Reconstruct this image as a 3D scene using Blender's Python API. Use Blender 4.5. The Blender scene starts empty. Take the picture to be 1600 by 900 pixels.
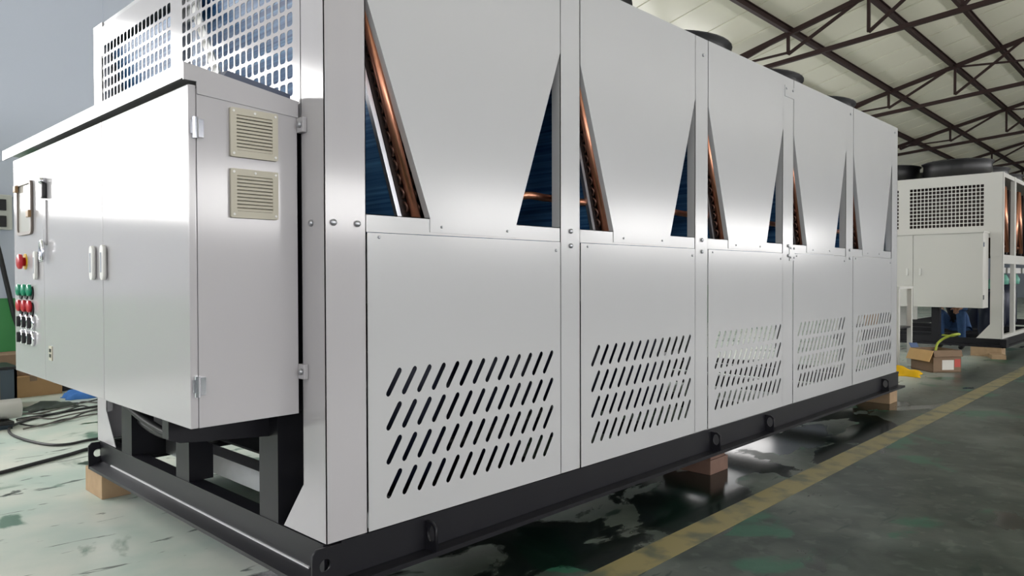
import bpy, bmesh, math, random
from mathutils import Vector, Matrix
random.seed(7)
R = math.radians
SC = bpy.context.scene
COL = SC.collection

# ------------------------------------------------------------------ camera
cam_d = bpy.data.cameras.new('camera'); cam = bpy.data.objects.new('camera', cam_d); COL.objects.link(cam)
YAW, PITCH, ROLL = 0.7648, -0.01577, -0.0024
fw = Vector((math.cos(YAW)*math.cos(PITCH), math.sin(YAW)*math.cos(PITCH), math.sin(PITCH)))
rt = Vector((math.sin(YAW), -math.cos(YAW), 0)); up = rt.cross(fw)
rt2 = rt*math.cos(ROLL)+up*math.sin(ROLL); up2 = up*math.cos(ROLL)-rt*math.sin(ROLL)
M = Matrix((rt2, up2, -fw)).transposed().to_4x4(); M.translation = Vector((-1.2357, -1.987, 1.0923))
cam.matrix_world = M
cam_d.sensor_fit = 'HORIZONTAL'; cam_d.sensor_width = 36.0; cam_d.lens = 36.0*1146.18/1600
cam_d.clip_start = 0.05; cam_d.clip_end = 200
SC.camera = cam

# ------------------------------------------------------------------ world, exposure, window light strengths
w = bpy.data.worlds.new('world'); SC.world = w; w.use_nodes = True
w.node_tree.nodes['Background'].inputs[0].default_value = (1.0, 0.97, 0.9, 1)
w.node_tree.nodes['Background'].inputs[1].default_value = 1.5
SC.view_settings.view_transform = 'Standard'; SC.view_settings.look = 'None'
SC.view_settings.gamma = 1.0; SC.view_settings.use_curve_mapping = False
SC.view_settings.exposure = 0.0
E_BACK, E_FRONT, E_LEFT, E_MID = 13.0, 15.5, 2.8, 3.9

# ------------------------------------------------------------------ materials
def srgb(r, g, b):
    f = lambda c: (c/255/12.92) if c/255 <= .04045 else ((c/255+.055)/1.055)**2.4
    return (f(r), f(g), f(b), 1)
def mat(name, col, rough=.5, metal=0, spec=.5, noise=0, scale=20, bump=0, coat=0):
    m = bpy.data.materials.new(name); m.use_nodes = True
    nt = m.node_tree; b = nt.nodes['Principled BSDF']
    b.inputs['Base Color'].default_value = col; b.inputs['Roughness'].default_value = rough
    b.inputs['Metallic'].default_value = metal; b.inputs['Specular IOR Level'].default_value = spec
    if coat: b.inputs['Coat Weight'].default_value = coat; b.inputs['Coat Roughness'].default_value = .15
    if noise or bump:
        tc = nt.nodes.new('ShaderNodeTexCoord'); n = nt.nodes.new('ShaderNodeTexNoise')
        n.inputs['Scale'].default_value = scale; n.inputs['Detail'].default_value = 5
        nt.links.new(tc.outputs['Object'], n.inputs['Vector'])
        if noise:
            mx = nt.nodes.new('ShaderNodeMix'); mx.data_type = 'RGBA'
            mx.inputs[6].default_value = tuple(c*(1-noise) for c in col[:3])+(1,)
            mx.inputs[7].default_value = tuple(min(1, c*(1+noise)) for c in col[:3])+(1,)
            nt.links.new(n.outputs['Fac'], mx.inputs[0]); nt.links.new(mx.outputs[2], b.inputs['Base Color'])
        if bump:
            bp = nt.nodes.new('ShaderNodeBump'); bp.inputs['Strength'].default_value = bump; bp.inputs['Distance'].default_value = .01
            nt.links.new(n.outputs['Fac'], bp.inputs['Height']); nt.links.new(bp.outputs['Normal'], b.inputs['Normal'])
    return m
def emit(name, col, s):
    m = bpy.data.materials.new(name); m.use_nodes = True; nt = m.node_tree
    nt.nodes.remove(nt.nodes['Principled BSDF']); e = nt.nodes.new('ShaderNodeEmission')
    e.inputs[0].default_value = col; e.inputs[1].default_value = s
    nt.links.new(e.outputs[0], nt.nodes['Material Output'].inputs[0]); return m

PAINT = mat('paint_light_grey', srgb(194, 195, 197), .18, 0, .5, .03, 1.5, .03)
PAINT_CAB = mat('paint_cabinet', srgb(186, 184, 187), .13, 0, .5, .02, 2.0, .02)
PAINT_FAR = mat('paint_far_unit', srgb(212, 211, 206), .4)
DARK = mat('paint_charcoal', srgb(30, 30, 35), .38, 0, .25, .15, 6)
BLACK = mat('black_plastic', srgb(24, 24, 27), .4)
RUBBER = mat('black_rubber', srgb(28, 28, 30), .5)
STEEL = mat('bare_steel', srgb(200, 200, 205), .25, 1)
GALV = mat('galvanised_sheet', srgb(185, 187, 192), .35, .85, .5, .12, 9)
CHROME = mat('chrome', srgb(225, 225, 230), .12, 1)
COPPER = mat('copper', srgb(214, 150, 122), .33, 1, .5, .12, 14)
COIL_DARK = mat('coil_tube_sheet', srgb(52, 42, 40), .45, .3)
BEND = mat('dull_copper_bend', srgb(110, 82, 72), .35, .8)
BEIGE = mat('beige_plastic', srgb(186, 181, 165), .5)
GREEN = mat('green_button', srgb(10, 140, 105), .3)
RED = mat('red_button', srgb(190, 30, 45), .3)
YELLOW = mat('yellow_plastic', srgb(225, 190, 40), .4)
WHITE = mat('white_plastic', srgb(225, 225, 222), .35)
TRUSS = mat('truss_red_oxide', srgb(50, 34, 32), .6, 0, .3, .2, 8)
WALLP = mat('wall_panel_blue_grey', srgb(192, 199, 214), .5, 0, .3, .04, .8)
GREENW = mat('green_dado_paint', srgb(70, 145, 85), .45, 0, .4, .12, 3)
ROOFM = mat('roof_white_sheet', srgb(228, 226, 212), .16, 0, .6, .04, 1.2, .22)
def translucent(m, col, f):      # thin white sheet that lets some daylight through
    nt = m.node_tree; t = nt.nodes.new('ShaderNodeBsdfTranslucent'); t.inputs[0].default_value = col
    x = nt.nodes.new('ShaderNodeMixShader'); x.inputs[0].default_value = f
    nt.links.new(nt.nodes['Principled BSDF'].outputs[0], x.inputs[1]); nt.links.new(t.outputs[0], x.inputs[2])
    nt.links.new(x.outputs[0], nt.nodes['Material Output'].inputs[0])
translucent(ROOFM, srgb(235, 234, 222), .2)
CARD = mat('cardboard', srgb(176, 142, 104), .85, 0, .2, .1, 12)
CARD_D = mat('cardboard_dull', srgb(140, 118, 98), .85, 0, .2, .1, 12)
CARD_L = mat('cardboard_inner', srgb(214, 176, 124), .85, 0, .2, .08, 12)
WOOD = mat('timber', srgb(172, 146, 116), .7, 0, .2, .2, 18, .2)
WOOD_R = mat('timber_wet', srgb(122, 96, 84), .6, 0, .3, .2, 18, .2)
PVC = mat('pvc', srgb(214, 212, 206), .35)
BLUEC = mat('blue_cloth', srgb(70, 120, 190), .8, 0, .2, .15, 20)
YCLOTH = mat('yellow_cloth', srgb(235, 185, 30), .75, 0, .2, .15, 15, .3)
DENIM = mat('denim', srgb(70, 98, 140), .85, 0, .2, .25, 30)
SKIN = mat('skin', srgb(200, 150, 120), .6)
HAIR = mat('black_hair', srgb(22, 20, 20), .6)
JACKET = mat('dark_jacket', srgb(42, 44, 52), .8)
CRATE = mat('slate_plastic', srgb(70, 82, 92), .45, 0, .4, .1, 8)
BLUEB = mat('blue_black_shell', srgb(28, 34, 56), .35, .2)
HOSE = mat('lime_hose', srgb(180, 195, 70), .4)
PRINT_R = mat('red_print', srgb(200, 90, 80), .7)
PAPER = mat('white_paper', srgb(225, 222, 215), .7)
WINFR = mat('window_frame_white', srgb(220, 222, 222), .4)
PANE_B = emit('daylight_pane_back', (1, .98, .965, 1), E_BACK)
PANE_F = emit('daylight_pane_front', (1, .98, .975, 1), E_FRONT)
PANE_M = emit('added_light_pane_back', (1, .98, .965, 1), E_MID)  # glow of the unseen back windows added to brighten the roof
PANE_L = emit('added_light_pane_end', (1, .97, .95, 1), E_LEFT)  # glow of the unseen end-wall windows added as fill light

# blue hydrophilic fins: fine horizontal fin lines
def fins():
    m = mat('blue_fins', srgb(28, 82, 140), .4, 0)
    nt = m.node_tree; b = nt.nodes['Principled BSDF']
    tc = nt.nodes.new('ShaderNodeTexCoord'); mp = nt.nodes.new('ShaderNodeMapping'); mp.inputs['Scale'].default_value = (.3, .6, 55)
    nt.links.new(tc.outputs['Object'], mp.inputs[0])
    n = nt.nodes.new('ShaderNodeTexNoise'); n.inputs['Scale'].default_value = 2; n.inputs['Detail'].default_value = 3
    nt.links.new(mp.outputs[0], n.inputs[0])
    r = nt.nodes.new('ShaderNodeValToRGB'); r.color_ramp.elements[0].position = .35; r.color_ramp.elements[1].position = .75
    r.color_ramp.elements[0].color = srgb(34, 82, 136); r.color_ramp.elements[1].color = srgb(96, 152, 200)
    nt.links.new(n.outputs[0], r.inputs[0]); nt.links.new(r.outputs[0], b.inputs['Base Color'])
    return m
FINS = fins()

# wet painted concrete floor
def floor_mat():
    m = bpy.data.materials.new('green_floor_paint'); m.use_nodes = True
    nt = m.node_tree; N = nt.nodes; L = nt.links; b = N['Principled BSDF']
    tc = N.new('ShaderNodeTexCoord')
    def noise(scale, detail, stretch=(1, 1, 1), dist=0):
        mp = N.new('ShaderNodeMapping'); mp.inputs['Scale'].default_value = stretch
        n = N.new('ShaderNodeTexNoise'); n.inputs['Scale'].default_value = scale; n.inputs['Detail'].default_value = detail
        n.inputs['Distortion'].default_value = dist
        L.new(tc.outputs['Object'], mp.inputs[0]); L.new(mp.outputs[0], n.inputs[0]); return n.outputs[0]
    def ramp(src, p0, p1, c0=(0, 0, 0, 1), c1=(1, 1, 1, 1)):
        r = N.new('ShaderNodeValToRGB'); e = r.color_ramp.elements
        e[0].position = p0; e[1].position = p1; e[0].color = c0; e[1].color = c1
        L.new(src, r.inputs[0]); return r.outputs[0]
    def mix(fac, a, c):
        x = N.new('ShaderNodeMix'); x.data_type = 'RGBA'; L.new(fac, x.inputs[0])
        for s, v in ((6, a), (7, c)):
            if isinstance(v, tuple): x.inputs[s].default_value = v
            else: L.new(v, x.inputs[s])
        return x.outputs[2]
    def math_(op, a, c):
        x = N.new('ShaderNodeMath'); x.operation = op; x.use_clamp = True
        for s, v in ((0, a), (1, c)):
            if isinstance(v, (int, float)): x.inputs[s].default_value = v
            else: L.new(v, x.inputs[s])
        return x.outputs[0]
    sx = N.new('ShaderNodeSeparateXYZ'); L.new(tc.outputs['Object'], sx.inputs[0])
    def rng(src, a, c):
        x = N.new('ShaderNodeMapRange'); x.interpolation_type = 'SMOOTHSTEP'
        x.inputs[1].default_value = a; x.inputs[2].default_value = c; L.new(src, x.inputs[0]); return x.outputs[0]
    # window light painted in as a paler tone toward the back wall, darker green in the aisle
    pale = mix(ramp(noise(2.2, 6), .35, .7), srgb(180, 196, 187), srgb(212, 213, 204))
    aisle = mix(ramp(noise(3.5, 9, (1, 1, 1), .7), .38, .62), srgb(30, 44, 38), srgb(58, 67, 60))
    aisle = mix(math_('MULTIPLY', ramp(noise(5.5, 9, (1, 1, 1), .5), .5, .6), .6), aisle, srgb(20, 32, 28))
    aisle = mix(math_('MULTIPLY', ramp(noise(11, 6, (1, 1, 1), .3), .57, .63), .5), aisle, srgb(78, 88, 80))
    zone = math_('ADD', rng(sx.outputs[1], -.1, .5), math_('MULTIPLY', math_('SUBTRACT', noise(1.2, 3), .5), .7))
    base = mix(zone, aisle, pale)
    # dark green worn-through patches
    patch = ramp(noise(1.6, 7, (1, 1, 1), .6), .585, .62)
    base = mix(math_('MULTIPLY', patch, .75), base, srgb(28, 92, 68))
    # trowel scuffs
    scuff = ramp(noise(6, 6, (.6, 2.2, 1), .8), .65, .68)
    base = mix(math_('MULTIPLY', scuff, .8), base, srgb(24, 44, 38))
    # standing water beside the machine
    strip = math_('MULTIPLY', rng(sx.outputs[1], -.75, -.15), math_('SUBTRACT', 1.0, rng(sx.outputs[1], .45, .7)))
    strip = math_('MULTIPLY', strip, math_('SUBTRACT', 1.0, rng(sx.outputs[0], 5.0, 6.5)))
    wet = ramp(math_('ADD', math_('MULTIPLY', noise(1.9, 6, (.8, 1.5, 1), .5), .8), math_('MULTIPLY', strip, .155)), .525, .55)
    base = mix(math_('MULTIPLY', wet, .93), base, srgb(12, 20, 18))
    L.new(base, b.inputs['Base Color']); b.inputs['Specular IOR Level'].default_value = .27
    rr = N.new('ShaderNodeMapRange'); rr.inputs[3].default_value = .34; rr.inputs[4].default_value = .14; L.new(wet, rr.inputs[0])
    L.new(rr.outputs[0], b.inputs['Roughness'])
    bp = N.new('ShaderNodeBump'); bp.inputs['Strength'].default_value = .12; bp.inputs['Distance'].default_value = .01
    L.new(mix(wet, noise(9, 5), (.5, .5, .5, 1)), bp.inputs['Height']); L.new(bp.outputs[0], b.inputs['Normal'])
    return m
def stripe_mat():
    m = mat('worn_yellow_line', srgb(150, 138, 62), .35)
    nt = m.node_tree; b = nt.nodes['Principled BSDF']
    tc = nt.nodes.new('ShaderNodeTexCoord'); n = nt.nodes.new('ShaderNodeTexNoise'); n.inputs['Scale'].default_value = 7; n.inputs['Detail'].default_value = 7
    nt.links.new(tc.outputs['Object'], n.inputs[0])
    r = nt.nodes.new('ShaderNodeValToRGB'); e = r.color_ramp.elements
    e[0].position = .36; e[1].position = .52; e[0].color = srgb(84, 86, 62); e[1].color = srgb(136, 124, 76)
    nt.links.new(n.outputs[0], r.inputs[0]); nt.links.new(r.outputs[0], b.inputs['Base Color']); return m

# ------------------------------------------------------------------ mesh helpers
def link(name, me, m=None, parent=None, smooth=False):
    o = bpy.data.objects.new(name, me); COL.objects.link(o)
    if m: me.materials.append(m)
    if smooth:
        for p in me.polygons: p.use_smooth = True
    if parent: o.parent = parent
    return o
def obj(name, bm, m, parent=None, smooth=False, bevel=0):
    if bevel: bmesh.ops.bevel(bm, geom=[e for e in bm.edges], offset=bevel, segments=2, affect='EDGES', profile=.7)
    bmesh.ops.recalc_face_normals(bm, faces=bm.faces)
    me = bpy.data.meshes.new(name); bm.to_mesh(me); bm.free()
    return link(name, me, m, parent, smooth)
def share(o, name=None, loc=None, rotz=None, parent=None):
    c = o.copy(); COL.objects.link(c)
    if parent is not None: c.parent = parent
    if loc is not None: c.location = loc
    if rotz is not None: c.rotation_euler = (0, 0, rotz)
    return c
def empty(name, loc=(0, 0, 0), rz=0, label=None, cat=None, group=None):
    o = bpy.data.objects.new(name, None); COL.objects.link(o); o.location = loc; o.rotation_euler = (0, 0, rz)
    o.empty_display_size = .1
    return tag(o, label, cat, group)
def tag(o, label=None, cat=None, group=None, kind=None):
    if label: o['label'] = label
    if cat: o['category'] = cat
    if group: o['group'] = group
    if kind: o['kind'] = kind
    return o
def abox(bm, a, b):
    x0, y0, z0 = a; x1, y1, z1 = b
    v = [bm.verts.new(p) for p in ((x0, y0, z0), (x1, y0, z0), (x1, y1, z0), (x0, y1, z0), (x0, y0, z1), (x1, y0, z1), (x1, y1, z1), (x0, y1, z1))]
    for f in ((0, 3, 2, 1), (4, 5, 6, 7), (0, 1, 5, 4), (1, 2, 6, 5), (2, 3, 7, 6), (3, 0, 4, 7)): bm.faces.new([v[i] for i in f])
    return bm
def B(*boxes):
    bm = bmesh.new()
    for a, b in boxes: abox(bm, a, b)
    return bm
def prism(pts, vec, bm=None):
    bm = bm or bmesh.new(); vec = Vector(vec)
    a = [bm.verts.new(Vector(p)) for p in pts]; b = [bm.verts.new(Vector(p)+vec) for p in pts]
    bm.faces.new(a); bm.faces.new(b[::-1]); n = len(pts)
    for i in range(n): bm.faces.new((a[i], b[i], b[(i+1) % n], a[(i+1) % n]))
    return bm
def smooth_pts(pts, k=6):
    P = [Vector(p) for p in pts]; out = []
    for i in range(len(P)-1):
        p0, p1, p2, p3 = P[max(i-1, 0)], P[i], P[i+1], P[min(i+2, len(P)-1)]
        for j in range(k):
            t = j/k
            out.append(.5*((2*p1)+(p2-p0)*t+(2*p0-5*p1+4*p2-p3)*t*t+(3*p1-p0-3*p2+p3)*t**3))
    return out+[P[-1]]
def tube(pts, r, seg=8, bm=None):
    bm = bm or bmesh.new(); P = [Vector(p) for p in pts]; rings = []
    n = None
    for i, p in enumerate(P):
        t = (P[min(i+1, len(P)-1)]-P[max(i-1, 0)]).normalized()
        if n is None: n = t.orthogonal().normalized()
        n = (n-t*n.dot(t)); n = n.normalized() if n.length > 1e-6 else t.orthogonal().normalized()
        b = t.cross(n); rr = r[i] if isinstance(r, (list, tuple)) else r
        rings.append([bm.verts.new(p+(n*math.cos(2*math.pi*k/seg)+b*math.sin(2*math.pi*k/seg))*rr) for k in range(seg)])
    for a, c in zip(rings, rings[1:]):
        for k in range(seg): bm.faces.new((a[k], a[(k+1) % seg], c[(k+1) % seg], c[k]))
    bm.faces.new(rings[0][::-1]); bm.faces.new(rings[-1]); return bm
def bar(a, b, w, h, bm=None):
    """rectangular bar from a to b; w across (horizontal), h in the vertical sense"""
    bm = bm or bmesh.new(); a = Vector(a); b = Vector(b); t = (b-a).normalized()
    s = t.cross(Vector((0, 0, 1))); s = s.normalized() if s.length > 1e-4 else Vector((1, 0, 0)); u = s.cross(t)
    v = [bm.verts.new(p+s*i*w/2+u*j*h/2) for p in (a, b) for i, j in ((-1, -1), (1, -1), (1, 1), (-1, 1))]
    for f in ((0, 1, 2, 3), (7, 6, 5, 4), (0, 4, 5, 1), (1, 5, 6, 2), (2, 6, 7, 3), (3, 7, 4, 0)): bm.faces.new([v[i] for i in f])
    return bm
def lathe(prof, c, axis='z', seg=32, bm=None):
    bm = bm or bmesh.new(); rings = []
    for r, h in prof:
        ring = []
        for k in range(seg):
            a = 2*math.pi*k/seg; u, v = r*math.cos(a), r*math.sin(a)
            q = {'z': (u, v, h), 'x': (h, u, v), 'y': (u, h, v)}[axis]
            ring.append(bm.verts.new((c[0]+q[0], c[1]+q[1], c[2]+q[2])))
        rings.append(ring)
    for a, b in zip(rings, rings[1:]):
        for k in range(seg): bm.faces.new((a[k], a[(k+1) % seg], b[(k+1) % seg], b[k]))
    if prof[0][0] > 1e-5: bm.faces.new(rings[0][::-1])
    if prof[-1][0] > 1e-5: bm.faces.new(rings[-1])
    bmesh.ops.remove_doubles(bm, verts=bm.verts, dist=1e-6); return bm
def plate(name, outer, holes, t, fn, m, parent):
    """flat sheet with real holes: 2D curve filled, extruded by t, then mapped into place by fn(a, b, c)"""
    cu = bpy.data.curves.new('sheet', 'CURVE'); cu.dimensions = '2D'; cu.fill_mode = 'BOTH'; cu.extrude = t/2
    for loop in [outer]+holes:
        s = cu.splines.new('POLY'); s.points.add(len(loop)-1)
        for p, q in zip(s.points, loop): p.co = (q[0], q[1], 0, 1)
        s.use_cyclic_u = True
    o = bpy.data.objects.new('sheet', cu); COL.objects.link(o)
    me = bpy.data.meshes.new_from_object(o.evaluated_get(bpy.context.evaluated_depsgraph_get()))
    bpy.data.objects.remove(o); bpy.data.curves.remove(cu)
    for v in me.vertices: v.co = fn(v.co.x, v.co.y, v.co.z)
    bm = bmesh.new(); bm.from_mesh(me); bmesh.ops.remove_doubles(bm, verts=bm.verts, dist=1e-6)
    bmesh.ops.recalc_face_normals(bm, faces=bm.faces); bm.to_mesh(me); bm.free(); me.name = name
    me.materials.clear()
    return link(name, me, m, parent)
def capsule(a, b, r, n=5):
    a = Vector(a); b = Vector(b); d = (b-a); ang = math.atan2(d.y, d.x); out = []
    for k in range(n): th = ang+math.pi/2+math.pi*k/(n-1); out.append((a.x+r*math.cos(th), a.y+r*math.sin(th)))
    for k in range(n): th = ang-math.pi/2+math.pi*k/(n-1); out.append((b.x+r*math.cos(th), b.y+r*math.sin(th)))
    return out
def rrect(x0, y0, x1, y1, r, n=3):
    out = []
    for cx, cy, a0 in ((x1-r, y1-r, 0), (x0+r, y1-r, 90), (x0+r, y0+r, 180), (x1-r, y0+r, 270)):
        for k in range(n): th = R(a0+90*k/(n-1)); out.append((cx+r*math.cos(th), cy+r*math.sin(th)))
    return out

# ------------------------------------------------------------------ the building
XW0, XW1, YB, YF, RIDGE = -8.0, 42.0, 6.6, -9.6, -1.5
SL = .25
DRIFT = .0088
def roof_z(y): return 5.66-SL*(y-3.86) if y >= RIDGE else roof_z(RIDGE)-SL*(RIDGE-y)
def struct(o): o['kind'] = 'structure'; return o
fl = struct(obj('floor', B(((XW0-.2, YF-.2, -.2), (XW1+.2, YB+.2, 0))), floor_mat()))
obj('painted_line', B(((-3.5, -.475, 0), (40, -.335, .0015))), stripe_mat(), fl)
# back wall: window openings left of the frame, plus unseen ones added for roof light
def wall_with_windows(name, y, t, wins, zt):
    bm = bmesh.new(); xs = [XW0]; 
    for x0, x1, z0, z1 in wins:
        abox(bm, (xs[-1], min(y, y+t), 0), (x0, max(y, y+t), zt))
        abox(bm, (x0, min(y, y+t), 0), (x1, max(y, y+t), z0)); abox(bm, (x0, min(y, y+t), z1), (x1, max(y, y+t), zt)); xs.append(x1)
    abox(bm, (xs[-1], min(y, y+t), 0), (XW1, max(y, y+t), zt))
    return struct(obj(name, bm, WALLP))
WB = [(-7.7, -4.6, 1.72, 3.9), (-4.4, -.8, 1.72, 3.9)]+[(x, x+3.2, 1.9, 3.9) for x in (3.4, 7.2, 11.0, 14.8)]
WF = [(x, x+4.2, 1.9, 2.95) for x in (-6.5, -1.5, 3.5, 8.5, 13.5, 18.5, 23.5)]
wb = wall_with_windows('wall_back', YB, .15, WB, roof_z(YB)+.05)
obj('dado', B(((XW0, YB-.012, 0), (XW1, YB, .89))), GREENW, wb)
obj('dado_strip', B(((XW0, YB-.02, .89), (XW1, YB, .905))), WALLP, wb)
for x in [1.43+1.15*k for k in range(-8, 35)]: obj('panel_seam', B(((x-.004, YB-.003, .905), (x+.004, YB, roof_z(YB)))), DARK, wb) if False else None
sm = obj('panel_joint', B(((-.006, YB-.006, .905), (.006, YB, 4.9))), WALLP, wb); sm.location.x = 1.43
for k in range(-3, 20):
    if k: share(sm, loc=(1.43+2.0*k, 0, 0))
obj('wall_rail', B(((XW0, YB-.02, 1.885), (XW1, YB, 1.915))), WALLP, wb)
wf = wall_with_windows('wall_front', YF, -.15, WF, roof_z(YF)+.05)
struct(obj('wall_left', B(((XW0-.15, YF-.15, 0), (XW0, YB+.15, 1.2)), ((XW0-.15, YF-.15, 4), (XW0, YB+.15, 7.2)), ((XW0-.15, YF-.15, 1.2), (XW0, -7, 4)), ((XW0-.15, 2, 1.2), (XW0, YB+.15, 4))), WALLP))
struct(obj('wall_right', B(((XW1, YF-.15, 0), (XW1+.15, YB+.15, 7.2))), WALLP))
n = 0
for wins, y, pm, s in ((WB, YB, PANE_B, 1), (WF, YF, PANE_F, -1)):
    for x0, x1, z0, z1 in wins:
        n += 1; ya = y+s*.05; g = .06
        fr = struct(obj('window_%d' % n, B(((x0, ya, z0), (x1, ya+.05, z0+g)), ((x0, ya, z1-g), (x1, ya+.05, z1)), ((x0, ya, z0), (x0+g, ya+.05, z1)), ((x1-g, ya, z0), (x1, ya+.05, z1)),
                    (((x0+x1)/2-.03, ya, z0), ((x0+x1)/2+.03, ya+.05, z1))), WINFR))
        for a, b in ((x0+g, (x0+x1)/2-.03), ((x0+x1)/2+.03, x1-g)): obj('pane', B(((a, ya+.02, z0+g), (b, ya+.03, z1-g))), PANE_M if pm is PANE_B and x0 > 0 else pm, fr)
for y0, y1 in ((-7, -2.6), (-2.4, 2)):  # unseen end-wall windows, added to lighten the faces turned toward them
    n += 1; xa = XW0-.1
    fr = struct(obj('window_%d' % n, B(((xa, y0, 1.2), (xa+.05, y1, 1.26)), ((xa, y0, 3.94), (xa+.05, y1, 4)), ((xa, y0, 1.26), (xa+.05, y0+.06, 3.94)), ((xa, y1-.06, 1.26), (xa+.05, y1, 3.94))), WINFR))
    obj('pane', B(((xa+.02, y0+.06, 1.26), (xa+.03, y1-.06, 3.94))), PANE_L, fr)
struct(obj('trim_1', B(((XW0-.15, -2.6, 1.2), (XW0, -2.4, 4))), WALLP))
# roof of sandwich sheets, each one metre wide
ce = bpy.data.objects.new('ceiling', None); COL.objects.link(ce); struct(ce)
def slope_sheet(y0, y1):
    bm = bmesh.new()
    za, zb = roof_z(y0), roof_z(y1)
    prism([(.012, y0, za), (.988, y0, za), (.988, y0, za+.05), (.012, y0, za+.05)], (0, y1-y0, zb-za), bm)
    prism([(-.012, y0, za+.02), (.012, y0, za+.02), (.012, y0, za+.04), (-.012, y0, za+.04)], (0, y1-y0, zb-za), bm)
    return bm
rp = None
for (y0, y1) in ((YB, RIDGE), (RIDGE, YF)):
    first = obj('roof_panel', slope_sheet(y0, y1), ROOFM, ce); first.location.x = XW0
    for k in range(1, 50): share(first, loc=(XW0+k, 0, .11-DRIFT*(XW0+k-12.4)))
    first.location.z = .11-DRIFT*(XW0-12.4)

# trusses and purlins
TX = [12.38, 18.25, 24.05, 29.76, 35.5]
TN = ['nearest red-brown steel roof truss, meeting the big machine\'s top edge', 'second red-brown roof truss counting away from the camera', 'third red-brown roof truss, left end just over the big machine\'s far corner',
      'fourth red-brown roof truss, low above the far machine\'s black fan', 'farthest red-brown roof truss, near the end wall']
PUR = [4.92, 3.83, 2.47, 1.56]
PN = ['purlin that drops behind the far machine\'s round black fan', 'purlin crossing the first short truss post, reaching the top of frame leftmost',
      'middle purlin, running over the second row of truss posts', 'highest purlin in view, at the upper right corner']
def bot_z(y): return 5.26-.06*(y-3.86)
proto = empty('roof_truss', (0, 0, 0), 0, TN[0], 'truss')
def truss_parts(root):
    yl, yr = 6.5, RIDGE
    top = lambda y: roof_z(y)-.02
    obj('top_chord', bar((0, yl, top(yl)), (0, yr, top(yr)), .07, .09), TRUSS, root)
    obj('bottom_chord', bar((0, yl, min(bot_z(yl), top(yl)-.06)), (0, yr, bot_z(yr)), .07, .08), TRUSS, root)
    nodes = [5.25, 3.86, 2.43, 1.0, -.4]
    for y in nodes: obj('vertical', bar((0, y, bot_z(y)), (0, y, top(y)), .05, .05), TRUSS, root)
    for a, b in zip(nodes, nodes[1:]): obj('diagonal', bar((0, a, bot_z(a)), (0, b+.1, top(b+.1)), .05, .05), TRUSS, root)
    obj('tie', bar((0, 5.6, bot_z(5.25)+.06), (0, 3.86, bot_z(3.86)+.03), .04, .04), TRUSS, root)
    for a, b in zip(nodes[2:], nodes[3:]): obj('tie', bar((0, a, top(a)-.02), (0, b-.1, bot_z(b)+.42), .04, .04), TRUSS, root)
truss_parts(proto)
for i, x in enumerate(TX):
    if i == 0: proto.location.x = x; continue
    t = share(proto, loc=(x, 0, -DRIFT*(x-12.4))); t['label'] = TN[i]
    for ch in list(proto.children): share(ch, parent=t)
for y, lab in zip(PUR, PN):
    A, Bq = [(x, y, roof_z(y)+.03-DRIFT*(x-12.4)) for x in (14 if y > 4.5 else 4, XW1)]
    bm = bar(A, Bq, .016, .1); up_ = Vector((0, 0, .055))
    bar(Vector(A)+up_, Vector(Bq)+up_, .08, .014, bm); bar(Vector(A)-up_, Vector(Bq)-up_, .08, .014, bm)
    tag(obj('roof_purlin', bm, TRUSS), lab, 'purlin')

# ------------------------------------------------------------------ the big machine
S = [.153, 1.262, 2.368, 3.478, 4.568]; EN = [1.128, 2.231, 3.316, 4.416, 5.478]
L_, W_, ZB, ZT = 5.634, 2.15, .26, 2.36
Z0 = .125
ch = empty('industrial_chiller', (0, 0, 0), 0, 'long light grey air-cooled chiller with five sloped-window bays in the foreground', 'machine')
fxz = lambda y: (lambda a, b, c: Vector((a, y+c, b)))
fyz = lambda x: (lambda a, b, c: Vector((x+c, a, b)))
# base frame: rolled channels, open side out
def channel_x(y, s, x0, x1):       # along X, flanges toward s
    bm = B(((x0, min(y, y-s*.012), Z0+.017), (x1, max(y, y-s*.012), ZB-.019)), ((x0, min(y-s*.012, y+s*.055), Z0), (x1, max(y-s*.012, y+s*.055), Z0+.016)), ((x0, min(y-s*.04, y+s*.003), ZB-.018), (x1, max(y-s*.04, y+s*.003), ZB-.003)))
    return bm
def channel_y(x, s, y0, y1):
    bm = B(((min(x, x-s*.012), y0, Z0+.001), (max(x, x-s*.012), y1, ZB-.019)))
    prism([(x+s*.0005, y0, Z0), (x+s*.055, y0, Z0), (x+s*.055, y0, Z0+.014), (x+s*.0005, y0, Z0+.034)], (0, y1-y0, 0), bm)
    abox(bm, (min(x+s*.004, x-s*.06), y0, ZB-.018), (max(x+s*.004, x-s*.06), y1, ZB-.003)); return bm
obj('end_beam', channel_y(0, -1, .014, W_-.045), DARK, ch)
obj('end_beam', channel_y(L_, 1, .014, W_-.045), DARK, ch)
obj('side_beam', channel_x(0, -1, .052, L_+.055), DARK, ch)
obj('side_beam', channel_x(W_-.03, 1, 0, L_), DARK, ch)
hl = obj('fillet_highlight', bar((-.002, .1, Z0+.036), (-.002, W_-.2, Z0+.036), .006, .006), mat('pale_highlight', srgb(225, 225, 228), .45, .4), ch); hl['label'] = 'pale painted-in highlight line along the end beam'  # pale strip paints in the highlight along the beam's fillet
for y in (-.006, W_-.035):
    hole = [( -.012+.021*math.cos(R(a)), .2+.021*math.sin(R(a))) for a in range(0, 360, 24)]
    plate('lifting_lug', [(-.055, Z0), (.05, Z0), (.05, ZB-.005), (-.04, ZB-.005), (-.055, ZB-.02)], [hole], .012, fxz(y), DARK, ch)
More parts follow.
